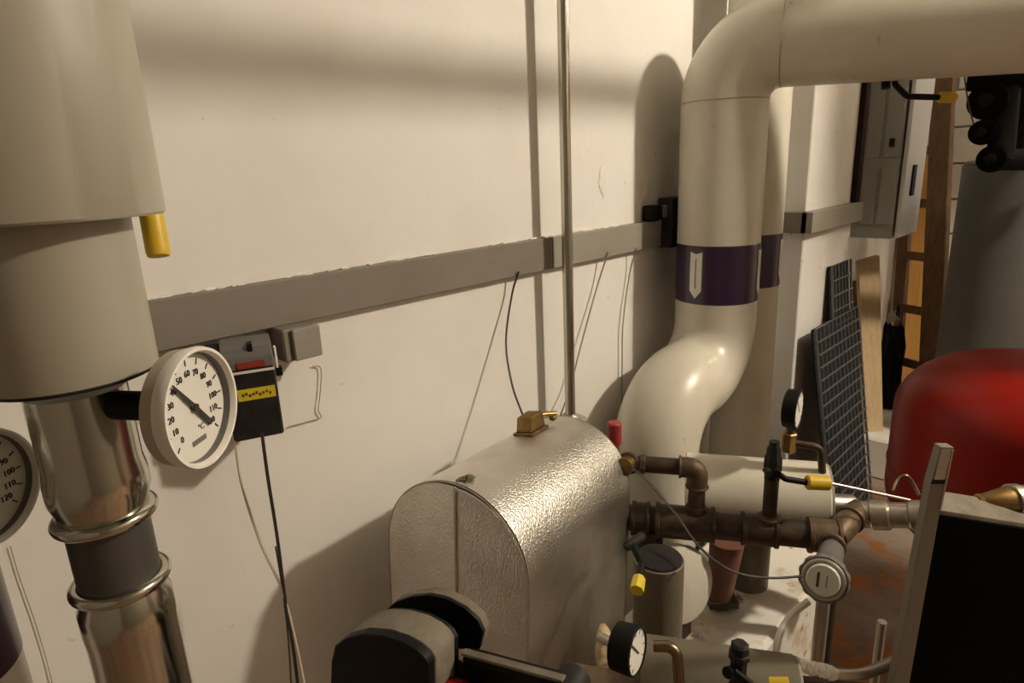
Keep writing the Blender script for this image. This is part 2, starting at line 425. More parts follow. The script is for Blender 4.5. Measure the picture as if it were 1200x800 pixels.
# ================================================================ left-hand lagged pipe with stainless couplings
LP = at(97, 490, .55); lx, ly = LP.x, LP.y
def zpx(px, py, tt): return at(px, py, tt).z
zu = zpx(90, 256, .50); zl = zpx(85, 455, .50)
t = thing('boiler_pipe', 'wide beige lagged pipe ending in shiny stainless press couplings', 'pipe', (lx, ly, 0))
ul = MB().lathe([(.066, zu), (.0915, zu), (.093, zu + .002), (.093, zu + .12), (.093, ZC - .3), (.093, ZC)], (lx, ly, 0), UP, 64)
for v in ul.bm.verts:                            # small dent in the sheet
    d = (v.co - at(105, 180, .46)).length
    if d < .05: v.co += V((lx - v.co.x, ly - v.co.y, 0)).normalized() * .006 * (1 - d / .05)
part('upper_lagging', ul, PVC, t)
part('lower_lagging', MB().lathe([(.03, zl), (.0645, zl), (.066, zl + .002), (.066, zu + .02)], (lx, ly, 0), UP, 64), PVC, t)
part('lagging_rim', MB().torus((lx, ly, zl + .001), UP, .063, .003, 56, 8), BLACK2, t)
def zz(py): return onplane(97 + (py - 490) * .245, py, (lx, ly, 0), FWDH).z
prof = [(.0385, zz(455)), (.0385, zz(540)), (.0405, zz(555)), (.0405, zz(575)), (.0365, zz(590)), (.0365, zz(598))]
part('press_coupling', MB().lathe(prof, (lx, ly, 0), UP, 56), CHROME, t)
part('press_ring', MB().torus((lx, ly, zz(601)), UP, .0365, .0065, 56, 14), CHROME, t)
part('middle_pipe', MB().lathe([(.034, zz(601)), (.034, zz(678))], (lx, ly, 0), UP, 56), DARKSTEEL, t, 'dull dark grey pipe section')
part('press_ring', MB().torus((lx, ly, zz(678)), UP, .0365, .006, 56, 14), CHROME, t)
part('lower_pipe', MB().lathe([(.034, zz(680)), (.0355, zz(690)), (.0395, zz(700)), (.0395, zz(725)), (.0385, zz(735)), (.0385, 0)], (lx, ly, 0), UP, 56), CHROME, t)

# yellow valve lever hanging behind the upper lagging
ya = at(186, 300, .60); yb = at(176, 245, .60); yd = (ya - yb).normalized()
t = thing('valve_lever', 'yellow sleeved lever hanging beside the beige lagged pipe', 'lever', ya)
part('sleeve', MB().tube([ya, ya - yd * .004, ya - yd * .05, ya - yd * .09], [.0095, .0105, .0105, .010], 20), YEL, t)
part('shank', MB().cyl(ya - yd * .088, ya - yd * .16, .005), STEEL, t)
part('shank', MB().cyl(ya - yd * .15, V((lx, ly, (ya - yd * .15).z)), .006), STEEL, t)

# ================================================================ dial thermometers
def thermometer(c, nrm, label, val, axis_pt):
    nrm = V(nrm).normalized(); xa = UP.cross(nrm).normalized(); ya = nrm.cross(xa)
    R = .05
    t = thing('dial_thermometer', label, 'thermometer', c)
    part('housing', MB().lathe([(.001, -.0175), (R * .90, -.017), (R * .96, -.016), (R * .985, -.004)], c, nrm, 56, False), CREAM, t)
    part('bezel', MB().lathe([(R * .98, -.006), (R * 1.02, .002), (R * 1.0, .0065), (R * .95, .0065), (R * .92, .003), (R * .91, -.005)], c, nrm, 64, False), WHITEP, t)
    part('inner_wall', MB().lathe([(R * .915, .002), (R * .905, -.005)], c, nrm, 56, False), GREYP, t)
    d = part('dial', MB().lathe([(R * .905, -.006), (R * .905, -.004)], c, nrm, 56), DIALF, t)
    o = c + nrm * -.0036
    a0, a1 = math.radians(-135 - 90), math.radians(135 - 90)
    for k in range(13):
        f = k / 12; ang = math.radians(225 - 270 * f); dr = xa * math.cos(ang) + ya * math.sin(ang); tn = nrm.cross(dr)
        part('tick', MB().box(o + dr * R * .77, (R * .11, .0011, .0005), (dr, tn, nrm)), INK, d)
        text_mesh('numeral', str(k * 10), R * .155, INK, d, o + dr * R * .58, xa, ya)
    text_mesh('numeral', '°C', R * .15, INKG, d, o + ya * -R * .40 + xa * R * .12, xa, ya)
    for k in range(7): part('print_line', MB().box(o + ya * -R * .60 + xa * (R * (-.16 + k * .058)), (R * .042, R * .09, .0004), (xa, ya, nrm)), INKG, d)
    ang = math.radians(225 - 270 * val / 120); dr = xa * math.cos(ang) + ya * math.sin(ang); tn = nrm.cross(dr)
    on = c + nrm * -.002
    nd = MB().prism([on - dr * R * .55 + tn * .0022, on + dr * R * .0 + tn * .0022, on + dr * R * .70 + tn * .0008, on + dr * R * .70 - tn * .0008, on - tn * .0022, on - dr * R * .55 - tn * .0022], nrm * .0008)
    part('needle', nd, INK, t)
    part('hub', MB().lathe([(.0032, -.004), (.0032, .0)], c, nrm, 20), INK, t)
    base = V((axis_pt[0], axis_pt[1], c.z))
    bk = c - nrm * .0165
    part('stem', MB().cyl(bk, bk + (base - bk).normalized() * max(.02, (base - bk).length - .02), .0125, bev=.001), BLACK, t)
    part('stem_collar', MB().cyl(bk, bk + (base - bk).normalized() * .018, .017, bev=.002), BLACK2, t)
    return t
TN = V((.62, -.785, 0)).normalized()
tc1 = at(231, 477, .525)
thermometer(tc1, TN, 'white rimmed dial thermometer clipped to the stainless pipe beside the black controller', 42, (lx, ly))
tc2 = at(-20, 572, .53)
p2 = tc2 - TN * .11
thermometer(tc2, TN, 'white rimmed dial thermometer fixed to the purple banded pipe', 60, (p2.x, p2.y))
# the pipe that carries it, purple banded
bq = onplane(18, 740, (p2.x, p2.y, 0), FWDH)
rr = .048
t = thing('banded_pipe', 'dark purple banded pipe carrying a dial thermometer beside the stainless pipe', 'pipe', (p2.x, p2.y, 0))
prp = (bq - V((p2.x, p2.y, bq.z))).dot(RGT) - .022
part('lagging', MB().lathe([(prp, 0), (prp, tc2.z + .02)], (p2.x, p2.y, 0), UP, 40), PVC_W, t)
zbb = onplane(2, 790, (p2.x, p2.y, 0), FWDH).z
part('purple_band', MB().lathe([(prp + .001, zbb), (prp + .001, tc2.z - .065)], (p2.x, p2.y, 0), UP, 40), PURPLE, t)

# ================================================================ actuator / controller under the trunking
yaw = math.radians(-8)
ca = at(296, 460, 1.0)
aa = V((.93, -.37, 0)).normalized(); an = V((aa.y, -aa.x, 0)) * 1  # right, out towards the room
an = V((-.37, -.93, 0)).normalized()
az = UP
t = thing('controller', 'black boxy controller with yellow label hanging under the trunking', 'controller', V((ca.x, ca.y, ca.z - .075)))
W_, H_, D_ = .076, .156, .075
bc = ca - an * D_ * .5
part('body', MB().box(bc - az * .018, (W_, D_, H_ - .036), (aa, an, az), bev=.003), BLACK2, t)
hd = []
pr = [(0, .030), (0, .058), (-.012, .072), (-.030, .076), (-D_, .076), (-D_, .030)]
part('head', MB().prism([ca + an * (u - .001) + az * z - aa * (W_ / 2) for u, z in pr], aa * W_, bev=.0015), GREYP, t)
part('notch', MB().box(ca + az * .066 + aa * .006 - an * .018, (.008, .022, .022), (aa, an, az), bev=.001), BLACK, t)
part('red_strip', MB().box(ca + az * .046 + aa * .004 + an * .0006, (.040, .001, .010), (aa, an, az)), REDP, t)
part('white_strip', MB().box(ca + az * .035 + an * .0006, (W_ * .98, .001, .004), (aa, an, az)), WHITEP, t)
lb = part('yellow_label', MB().box(ca + az * -.002 + aa * .006 + an * .0006, (.056, .001, .019), (aa, an, az)), YELL, t)
for k in range(9): part('print_mark', MB().box(ca + az * (-.002 + .002 * math.sin(k * 2.1)) + aa * (-.014 + k * .005) + an * .0013, (.0032, .0004, .0045), (aa, an, az)), BRASSD, lb)
part('clip', MB().box(ca + az * .045 + aa * (W_ / 2 + .004) - an * .012, (.004, .012, .045), (aa, an, az), bev=.001), WHITEP, t)
part('clip', MB().box(ca + az * .026 + aa * (W_ / 2 + .006) - an * .012, (.010, .014, .014), (aa, an, az), bev=.001), BLACK, t)
part('side_housing', MB().box(bc - aa * (W_ / 2 + .012) + az * .01, (.026, D_ * .8, H_ * .8), (aa, an, az), bev=.004), BLACK, t)
part('wall_bracket', MB().box(V((ca.x, -.005, ca.z + .03)), (.06, .05, .05), bev=.002), BLACK2, t)

# small junction box under the trunking
jc = onY(352, 398, -.055)
t = thing('junction_box', 'small pale junction box fixed under the trunking beside the controller', 'box', (jc.x, -.03, RB - .06))
part('body', MB().box((jc.x - .004, -.032, RB - .028), (.062, .06, .058), bev=.003), TRUNK, t)
part('cover', MB().box((jc.x + .006, -.066, RB - .028), (.052, .008, .056), bev=.002), TRUNK2, t)

# ================================================================ cables
def wire(name, label, pts, r, m, cat='cable', group=None):
    sp = spline(pts, 8)
    return single(name, label, cat, MB().tube(sp, r, 8), m, sp[-1], group)
wire('hanging_cable', 'thin black cable hooping from the trunking to the brass lock on the silver jacket',
     [onY(608, 318, -.03), onY(600, 345, -.02), onY(593, 400, -.04), onY(600, 450, -.09), onY(614, 490, -.15)], .0024, WIREB)
wire('hanging_cable', 'thin cable slanting from trunking down behind the steel conduit',
     [onY(713, 295, -.03), onY(700, 335, -.015), onY(682, 400, -.02), onY(668, 455, -.03), onY(655, 492, -.05), onY(650, 520, -.06)], .0022, WIREG)
wire('hanging_cable', 'thin cable falling from the trunking end beside the elbow shadow',
     [onY(746, 290, -.03), onY(738, 320, -.012), onY(730, 380, -.012), onY(729, 440, -.012), onY(727, 520, -.012)], .0020, WIREG)
wire('controller_cable', 'dark cable dropping straight from the underside of the black controller',
     [at(307, 508, .97), at(314, 560, .99), at(325, 630, 1.02), at(334, 700, 1.05), at(345, 770, 1.08), at(352, 830, 1.1), at(360, 900, 1.12)], .0028, WIREB)
wire('controller_cable', 'pale grey cable curving from the black controller and crossing the dark one',
     [at(276, 522, .99), at(284, 570, 1.0), at(305, 635, 1.02), at(330, 690, 1.045), at(345, 745, 1.07), at(358, 810, 1.09), at(368, 880, 1.1)], .0022, WIREL)
wire('controller_cable', 'fine dark cable beside the pale grey one low on the wall',
     [at(323, 640, 1.045), at(331, 690, 1.06), at(338, 750, 1.09), at(342, 820, 1.11), at(346, 890, 1.13)], .0015, WIREB)
wire('loose_wire', 'fine bent wire end sticking out of the plaster beside the controller',
     [onY(366, 429, -.004), onY(376, 432, -.006), onY(375, 462, -.006), onY(373, 480, -.006), onY(376, 489, -.005), onY(360, 494, -.004), onY(338, 500, -.004)], .0010, WIREG)
wire('loose_wire', 'fine wire running down the wall between purple banded pipe and stainless pipe',
     [onY(12, 640, -.004), onY(24, 680, -.004), onY(43, 735, -.004), onY(60, 795, -.004), onY(70, 850, -.004)], .0006, WIREG)
# plaster patch scar on the wall
single('plaster_scar', 'old round plaster patch on the wall above the trunking', 'patch',
       MB().blob(onY(707, 212, -.0005), (.020, .0025, .040), .35, 2.5, 3, 3), PLASTER, onY(707, 212, 0))

# ================================================================ silver insulation jacket
SCL = 1.25
jyaw, jpit, jl, jr, jk = .213, -.087, .36 * SCL, .125 * SCL, .971
ja = V((math.cos(jyaw) * math.cos(jpit), math.sin(jyaw) * math.cos(jpit), math.sin(jpit)))
js = V((math.sin(jyaw), -math.cos(jyaw), 0))
ju = ja.cross(js) * -1
if ju.z < 0: ju = -ju
jc0 = CAM + (V((.492, -.447, .956)) - CAM) * SCL
def dome(off, h=.30, k=1.0, n=36, extra=0):
    c = jc0 + ja * off; out = [c + js * jr * k - ju * h]
    for i in range(n + 1):
        a = PI * i / n; out.append(c + (js * math.cos(a) + ju * (jk * math.sin(a))) * jr * k)
    out.append(c - js * jr * k - ju * h); return out
hb = .5
for k in range(400):
    q = proj(jc0 + ja * jl + js * jr - ju * (.05 + k * .002))
    if q[1] > 732: hb = .05 + k * .002; break
t = thing('insulation_jacket', 'silver embossed aluminium insulation jacket with rounded top', 'jacket', jc0 + ja * jl * .5 - ju * hb)
def loft(mb, rings, cap0=True, cap1=True):
    R = [[mb.bm.verts.new(p) for p in r] for r in rings]
    for A, B in zip(R, R[1:]):
        for k in range(len(A)):
            k2 = (k + 1) % len(A); mb.bm.faces.new((A[k], A[k2], B[k2], B[k]))
    if cap0: mb.bm.faces.new(R[0][::-1])
    if cap1: mb.bm.faces.new(R[-1])
    return mb
part('shell', loft(MB(), [dome(.006, hb), dome(jl, hb)], True, True), STUCCO, t)
# two folded front sheets meeting in a proud seam
def front(side):
    pts = []; c = jc0 + ja * .004
    a0, a1 = (0, PI * .47) if side > 0 else (PI * .47, PI)
    ring = [c + (js * math.cos(a0 + (a1 - a0) * i / 24) + ju * jk * math.sin(a0 + (a1 - a0) * i / 24)) * jr * .985 for i in range(25)]
    xs = math.cos(PI * .47) * jr * .985
    low = c + js * xs - ju * hb
    edge = c + js * (jr * .985 * (1 if side > 0 else -1)) - ju * hb
    poly = ([edge] + ring + [low]) if side > 0 else ([low] + ring + [edge])
    mb = MB(); mb.prism(poly, -ja * .004)
    for v in mb.bm.verts:                          # each sheet is slightly creased outwards at the seam
        u = (v.co - c).dot(js) - xs
        v.co -= ja * max(0, .010 - abs(u) * .09)
    return mb
part('front_sheet', front(1), STUCCO, t); part('front_sheet', front(-1), STUCCO, t)
sx = math.cos(PI * .47) * jr
part('seam', MB().box(jc0 - ja * .011 + js * sx + ju * (jr * .5 - hb * .5 - .0), (.004, .004, jr * .95 + hb), (ja, js, ju)), GALV, t)
rim = dome(.0, hb)
part('rim', MB().tube(rim, .0013, 8), GALV, t)
part('rim', MB().tube(dome(jl, hb), .0013, 8), GALV, t)
JTOP = lambda off, a: jc0 + ja * off + (js * math.cos(a) + ju * jk * math.sin(a)) * jr
# steel conduit rising from it
def on_jacket(px, py):
    b = None
    for i in range(60):
        for j in range(80):
            p = JTOP(jl * i / 59, PI * j / 79); q = proj(p); d = (q[0] - px) ** 2 + (q[1] - py) ** 2
            if b is None or d < b[0]: b = (d, p, PI * j / 79)
    return b[1], (js * math.cos(b[2]) + ju * math.sin(b[2])).normalized()
rt_ = onY(664, 250, -.070); rb = V((rt_.x, rt_.y, onY(669, 489, -.070).z))
t = thing('steel_conduit', 'thin vertical steel conduit rising behind the silver jacket to the ceiling', 'conduit', V((rb.x, rb.y, 0)))
part('tube', MB().cyl(V((rb.x, rb.y, 0)), V((rb.x, rb.y, ZC)), .0135, 24), CHROME, t)
part('collar', MB().lathe([(.044, -.03), (.044, -.004), (.028, .0), (.019, .010)], rb, UP, 30), GALV, t)
# brass cam lock
bp_, bn = on_jacket(622, 506); bx_ = ja; by_ = bn.cross(ja).normalized()
t = thing('brass_lock', 'old brass lever lock riveted on top of the silver jacket', 'lock', bp_)
part('plate', MB().box(bp_ + bn * .002, (.075, .05, .006), (bx_, by_, bn), bev=.002), BRASSD, t)
part('body', MB().prism([bp_ + bx_ * u + bn * w - by_ * .02 for u, w in ((-.032, .004), (-.020, .036), (.028, .040), (.032, .004))], by_ * .04, bev=.003), BRASSD, t)
part('lever', MB().tube([bp_ + bn * .028 + bx_ * .02, bp_ + bn * .026 + bx_ * .05 + js * .01, bp_ + bn * .024 + bx_ * .075 + js * .025], [.008, .008, .006], 12), BRASS, t)
part('rivet', MB().blob(bp_ + bn * .022 + bx_ * .05 + js * .03, (.009, .009, .007), .05, 1, 2), BRASSD, t)
lp, ln = on_jacket(549, 562)
t = thing('lint_clump', 'small clump of grey green lint on the edge of the silver jacket', 'lint', lp)
for k in range(11):
    lq, lnn = on_jacket(536 + k * 2.3 + random.uniform(-1, 1), 562 + random.uniform(-4, 4) + k * .4)
    part('lint_tuft', MB().blob(lq + lnn * .003, (random.uniform(.006, .011), random.uniform(.003, .007), random.uniform(.002, .005)), .9, 3.5, 2, k), LINT, t)

# ================================================================ black and red pump head, bottom foreground
pyaw = math.radians(16)
pa = V((math.cos(pyaw), math.sin(pyaw), 0)); ps = V((math.sin(pyaw), -math.cos(pyaw), 0))
pf = at(445, 765, .66)
t = thing('circulation_pump', 'circulation pump with dusty black arched covers and red body', 'pump', V((pf.x, pf.y, .0)))
def pl(px, py, d=0): return onplane(px, py, pf + pa * d, pa)
arc = [(386, 830), (388, 775), (392, 757), (404, 748), (424, 743), (448, 745), (470, 752), (486, 761), (497, 771), (502, 780), (503, 830)]
poly = [pl(*p) for p in arc]
part('front_cover', MB().prism(poly, pa * .012, bev=.0012), BLACK, t)
back = V(at(541, 739, .80)) - V(pl(500, 776))
ins = [p + pa * .012 - UP * .0015 for p in poly]
ext = pa * .036
part('cover_top', MB().prism([p for p in ins], ext, bev=.0015), DUST, t)
part('rear_cover', MB().prism([p + pa * .0 + ext - UP * .004 for p in ins], pa * .006), BLACK, t)
fin = [(452, 760), (453, 714), (464, 705), (482, 699), (503, 697), (524, 702), (545, 713), (560, 727), (566, 740), (562, 760)]
d2_ = .075
fp = [pl(px, py, d2_) for px, py in fin]
part('fin', MB().prism(fp, pa * .004), BLACK, t)
part('fin_rim', MB().prism([p + UP * .0 for p in fp], pa * .018, bev=.001).bm if False else MB().prism([p + pa * .004 for p in fp], pa * .012, bev=.001), DUST, t)
part('body', MB().box(V(pl(500, 900, .05)), (.10, .13, .12), (pa, ps, UP), bev=.02, seg=3), BLACK2, t)
rc = pl(512, 812, .03)
part('red_housing', MB().lathe([(.014, 0), (.021, .006), (.022, .03), (.018, .055), (.006, .062)], rc, ps, 32), RED, t)
part('support', MB().cyl(V(pl(520, 880, .06)), V((pl(520, 880, .06).x, pl(520, 880, .06).y, 0)), .035), IRON, t)
# bar on the right
b0 = pl(546, 765, .06); b1 = b0 + (onplane(664, 797, b0, V((pa.x, pa.y, 0))) - b0)
bd = (b1 - b0).normalized()
t = thing('pump_handle_bar', 'black half-round bar with dusty top edge beside the pump', 'bar', b1 - UP * .03)
bn_ = bd.cross(pa).normalized()
if bn_.z < 0: bn_ = -bn_
bl = (b1 - b0).length
part('bar', MB().box((b0 + b1) / 2 - bn_ * .022, (bl, .022, .05), (bd, bn_.cross(bd), bn_), bev=.004), BLACK, t)
part('dusty_top', MB().box((b0 + b1) / 2 + bn_ * .0045 - pa * .004, (bl, .010, .004), (bd, bn_.cross(bd), bn_), bev=.001), DUST, t)
part('end_knob', MB().cyl(b1 + pa * -.022 - bn_ * .012, b1 + pa * .022 - bn_ * .012, .017, 28, bev=.003), BLACK2, t)
part('stay', MB().cyl(b0 - bn_ * .03, b0 - bn_ * .03 - ps * .06, .012), BLACK, t)

# ================================================================ iron header with tees and valves
H0 = at(738, 606, 1.47)
def hp(px, up=0.0): return on_line(H0, M, px) + UP * up
t = thing('iron_header', 'dark iron pipe header with ringed tees running behind the silver jacket', 'pipe', hp(860, -.03))
HR = .030
part('pipe', MB().cyl(hp(734), hp(965), HR, 32), IRON, t)
def fit(px0, px1, r, m, nm='fitting'):
    p, q = hp(px0), hp(px1); L = (q - p).length
    e = min(.008, L * .2)
    o = part(nm, MB().lathe([(r * .95, 0), (r * 1.08, .001), (r * 1.08, e), (r, e + .002), (r, L - e - .002), (r * 1.08, L - e), (r * 1.08, L - .001), (r * .95, L)], p, q - p, 36), m, t)
    return o
fit(768, 838, .038, IRON, 'tee'); fit(740, 762, .037, IRON, 'coupling')
fit(868, 912, .0345, IRON, 'tee'); fit(946, 985, .036, IRONB, 'tee')
# drop below the first coupling
part('drop', MB().cyl(hp(762, -.02), hp(762, -.11), .030, 28), IRON, t)
# riser from tee, elbow back to the jacket
ra = hp(815, .02); rh = V((ra.x, ra.y, at(815, 543, ra_t if False else proj(ra)[2] - .01).z))
endp = on_line(rh, -M, 728)
part('riser', MB().cyl(hp(815, .02), V((ra.x, ra.y, rh.z - .025)), .0185, 24), IRONB, t)
part('riser_collar', MB().lathe([(.024, 0), (.024, .012), (.020, .018)], hp(815, .03), UP, 28), IRON, t)
part('elbow', MB().tube(bend([V((ra.x, ra.y, rh.z - .045)), V((ra.x, ra.y, rh.z)), on_line(rh, M, 796)], .030, 10), .0228, 24), IRONB, t)
part('elbow_bead', MB().torus(V((ra.x, ra.y, rh.z - .044)), UP, .0228, .003, 30, 8), IRONB, t)
part('elbow_bead', MB().torus(on_line(rh, M, 797), M, .0228, .003, 30, 8), IRONB, t)
part('nipple', MB().cyl(on_line(rh, M, 797), on_line(rh, M, 752), .0185, 24), IRON, t)
part('union', MB().lathe([(.018, 0), (.023, .002), (.023, .012), (.019, .016), (.019, .03)], on_line(rh, M, 757), on_line(rh, M, 735) - on_line(rh, M, 757), 8), IRONB, t)
part('flange_ring', MB().torus(on_line(rh, M, 737), ja, .020, .006, 30, 10), IRON, t)
part('bush', MB().cyl(on_line(rh, M, 737) - ja * .03, on_line(rh, M, 737) + ja * .006, .020, 28), BRASSD, t)
# ball valve stub
va = hp(900, .02); vt = proj(va)[2]
ztop = at(902, 512, vt - .03).z; zmid = at(902, 560, vt - .02).z
part('stub', MB().cyl(va, V((va.x, va.y, zmid + .01)), .0152, 24), IRON, t)
part('stub_collar', MB().lathe([(.026, 0), (.026, .008), (.018, .013)], hp(900, .027), UP, 28), IRON, t)
t = thing('ball_valve', 'black ball valve with yellow tipped lever standing on the iron header', 'valve', V((va.x, va.y, zmid)))
part('body', MB().lathe([(.012, 0), (.017, .004), (.0175, .02), (.0195, .03), (.0195, .05), (.015, .06), (.015, .072), (.011, .08), (.011, .09)], V((va.x, va.y, zmid)), UP, 8), BLACK2, t)
sz = (zmid + ztop) / 2 - .016
kx = V((va.x, va.y, sz)) - FWDH * .022
part('spindle', MB().cyl(V((va.x, va.y, sz)), kx - FWDH * .008 - RGT * .004, .009, 16), BLACK, t)
part('lock_nut', MB().cyl(kx - RGT * .018 - FWDH * .006, kx - RGT * .018 + FWDH * .012, .0085, 6), BLACK2, t)
l0 = kx; l1 = at(945, 565, proj(kx)[2]); l2 = at(972, 566, proj(kx)[2])
part('lever', MB().tube(bend([l0, at(920, 561, proj(kx)[2]), l1], .02, 4), .0065, 12), BLACK, t)
part('lever_tip', MB().tube([l1, l1.lerp(l2, .06), l1.lerp(l2, .94), l2], [.013, .0155, .0155, .013], 16), YEL, t)
rodq = at(1066, 586, proj(kx)[2] + .02)
single('control_rod', 'thin pale steel rod reaching from the yellow lever tip to the silver union', 'rod', MB().cyl(l2, rodq, .0035, 10), STEEL, l2)

# red cap behind the jacket
rcp = at(720, 520, 1.50); rct = at(720, 494, 1.50)
t = thing('vent_cap', 'red plastic vent cap standing behind the silver jacket', 'cap', rcp - UP * .03)
part('cap', MB().lathe([(.014, 0), (.017, .002), (.017, (rct - rcp).length), (.014, (rct - rcp).length + .003)], rcp, UP, 20), REDP, t)
part('base', MB().tube(bend([rcp, rcp - UP * .05, on_line(rh, M, 742)], .02, 5), .012, 16), BRASSD, t)

# capillary line from the nipple to the wheel valve
wv = at(965, 679, 1.13)
wire('capillary_tube', 'thin braided capillary tube looping from the iron union to the hand wheel',
     [at(742, 549, 1.38), at(757, 562, 1.34), at(790, 600, 1.24), at(815, 635, 1.18), at(842, 660, 1.13), at(870, 673, 1.12), at(905, 677, 1.12), at(940, 675, 1.12)], .0022, DARKSTEEL, 'tube')

# white lagged vessel lying behind the header
wa = at(803, 572, 1.60); wend = on_line(wa, M, 966)
t = thing('lagged_cylinder', 'white lagged horizontal cylinder lying behind the iron header', 'cylinder', (wa + wend) / 2 - UP * .085)
part('lagging', MB().lathe([(.088, 0), (.090, .002), (.090, (wend - wa).length - .004), (.086, (wend - wa).length)], wa, M, 48), PVC_W, t)
part('end_cap', MB().lathe([(.087, 0), (.087, .005), (.06, .008)], wend, M, 48), PVC, t)
part('outlet', MB().cyl((wa + wend) / 2, V(((wa + wend) / 2).to_tuple()[:2] + (.45,)), .05, 28), PVC_DARK, t)

# cross at the right end: brown elbow, steel union
X_ = hp(978)
t = thing('steel_union', 'worn steel pipe union with brown iron elbow right of the header', 'union', X_ - UP * .03)
up1 = at(993, 604, proj(X_)[2] + .05)
part('elbow', MB().tube(bend([X_, at(988, 618, proj(X_)[2] + .02), at(1005, 598, proj(X_)[2] + .10)], .02, 8), .027, 26), IRONB, t)
part('elbow_collar', MB().torus(at(996, 609, proj(X_)[2] + .05), (at(1005, 598, proj(X_)[2] + .10) - at(988, 618, proj(X_)[2] + .02)), .027, .004, 30, 8), IRONB, t)
uc = at(1000, 602, proj(X_)[2] + .10); ud = (at(1082, 604, proj(X_)[2] + .02) - uc)
L = ud.length
part('union_body', MB().lathe([(.024, 0), (.030, .004), (.030, L * .25), (.034, L * .28), (.034, L * .52), (.028, L * .55), (.028, L * .80), (.034, L * .83), (.034, L)], uc, ud, 32), STEEL, t)
part('silver_sleeve', MB().cyl(at(958, 590, proj(X_)[2] + .12), at(1000, 592, proj(X_)[2] + .12), .026, 26, bev=.003), STEEL, t)
part('wire_loop', MB().tube(spline([at(1046, 575, 1.14), at(1052, 562, 1.15), at(1062, 557, 1.15), at(1070, 566, 1.15), at(1077, 580, 1.14)], 6), .003, 8), COPPER, t)
part('leg', MB().cyl(X_, V((X_.x, X_.y, .0)), .018, 20), IRON, t)

# hand wheel valve
wn = (CAM - wv); wn.z *= .6; wn = wn.normalized(); wn = (wn + RGT * -.1).normalized()
t = thing('handwheel_valve', 'round notched hand wheel valve below the steel union', 'valve', wv - UP * .04)
ro = wv
mb = MB()
seg = 48; rings = []
for (r, h) in ((.034, -.03), (.042, -.026), (.0435, -.006), (.040, 0)):
    a, b, z = frame(wn); rings.append([ro + z * h + (a * math.cos(2 * PI * k / seg) + b * math.sin(2 * PI * k / seg)) * (r * (1 - .06 * (k % 4 < 2) * (h < 0))) for k in range(seg)])
mb.rings(rings); part('wheel', mb, GREYP, t)
part('ring', MB().torus(ro, wn, .033, .0042, 40, 10), GALV, t)
part('cap', MB().lathe([(.0285, 0), (.0285, .006), (.026, .009)], ro, wn, 40), DIALF, t)
xa_ = UP.cross(wn).normalized(); ya_ = wn.cross(xa_)
part('cap_mark', MB().box(ro + wn * .0095 - xa_ * .008, (.004, .026, .001), (xa_, ya_, wn)), INK, t)
part('cap_mark', MB().box(ro + wn * .0095 + xa_ * .006, (.002, .02, .001), (xa_, ya_, wn)), INKG, t)
part('bonnet', MB().cyl(ro - wn * .02, X_ - UP * .01, .026, 24, r2=.022), GREYP, t)
part('collar', MB().torus(ro.lerp(X_, .75), X_ - ro, .022, .005, 28, 8), IRONB, t)
part('drop_pipe', MB().cyl(ro - wn * .04, V((ro.x, ro.y, 0)) - V((wn.x, wn.y, 0)) * .04, .012, 20), GALV, t)
wire('white_hose', 'thin white hose curving down from the hand wheel to the beige lagging',
     [at(948, 704, 1.16), at(930, 718, 1.16), at(916, 738, 1.14), at(910, 760, 1.12), at(908, 800, 1.12)], .0065, WHITEP, 'hose')

# ================================================================ pressure gauges
def gauge(c, nrm, R, label, face, th=.024):
    nrm = V(nrm).normalized()
    t = thing('pressure_gauge', label, 'gauge', c)
    part('case', MB().lathe([(R * .8, -th), (R * .97, -th * .9), (R, -th * .3), (R, .001), (R * .93, .003), (R * .90, -.001)], c, nrm, 44), BLACK, t)
    d = part('dial', MB().lathe([(R * .91, -.002), (R * .91, .0)], c, nrm, 44), face, t)
    xa = UP.cross(nrm).normalized(); ya = nrm.cross(xa); o = c + nrm * .0006
    for k in range(9):
        ang = math.radians(225 - 270 * k / 8); dr = xa * math.cos(ang) + ya * math.sin(ang)
        part('tick', MB().box(o + dr * R * .76, (R * .16, .0014, .0004), (dr, nrm.cross(dr), nrm)), INK, d)
    dr = (xa * -.6 + ya * .8); part('needle', MB().box(o + nrm * .0008 + dr * R * .25, (R * .95, .0022, .0006), (dr, nrm.cross(dr), nrm)), INK, t)
    return t
gc = at(936, 480, 1.45)
gn = V((.14, -.98, 0)).normalized()
t = gauge(gc, gn, .046, 'black pressure gauge on a brass stub in front of the white pier', WHITEP, .030)
gcb = gc - gn * .015
part('stub', MB().cyl(gcb - UP * .042, gcb - UP * .066, .009, 16), BRASSD, t)
part('brass_body', MB().cyl(gcb - UP * .06, gcb - UP * .108, .0165, 6, bev=.002), BRASS, t)
part('side_pipe', MB().tube(bend([gcb - UP * .085, at(962, 524, proj(gcb)[2]), at(966, 600, proj(gcb)[2] + .05)], .02, 5), .0085, 14), IRON, t)

gc2 = at(746, 763, .96)
gn2 = V((.206, -.976, .08)).normalized()
t = gauge(gc2, gn2, .037, 'black pressure gauge with white dial low beside the silver jacket', WHITEP, .036)
part('stem', MB().cyl(gc2 - gn2 * .03, at(704, 747, 1.03), .0085, 16), GALV, t)
part('stem_tip', MB().cyl(at(738, 738, 1.0), at(755, 742, .99), .007, 12), GALV, t)

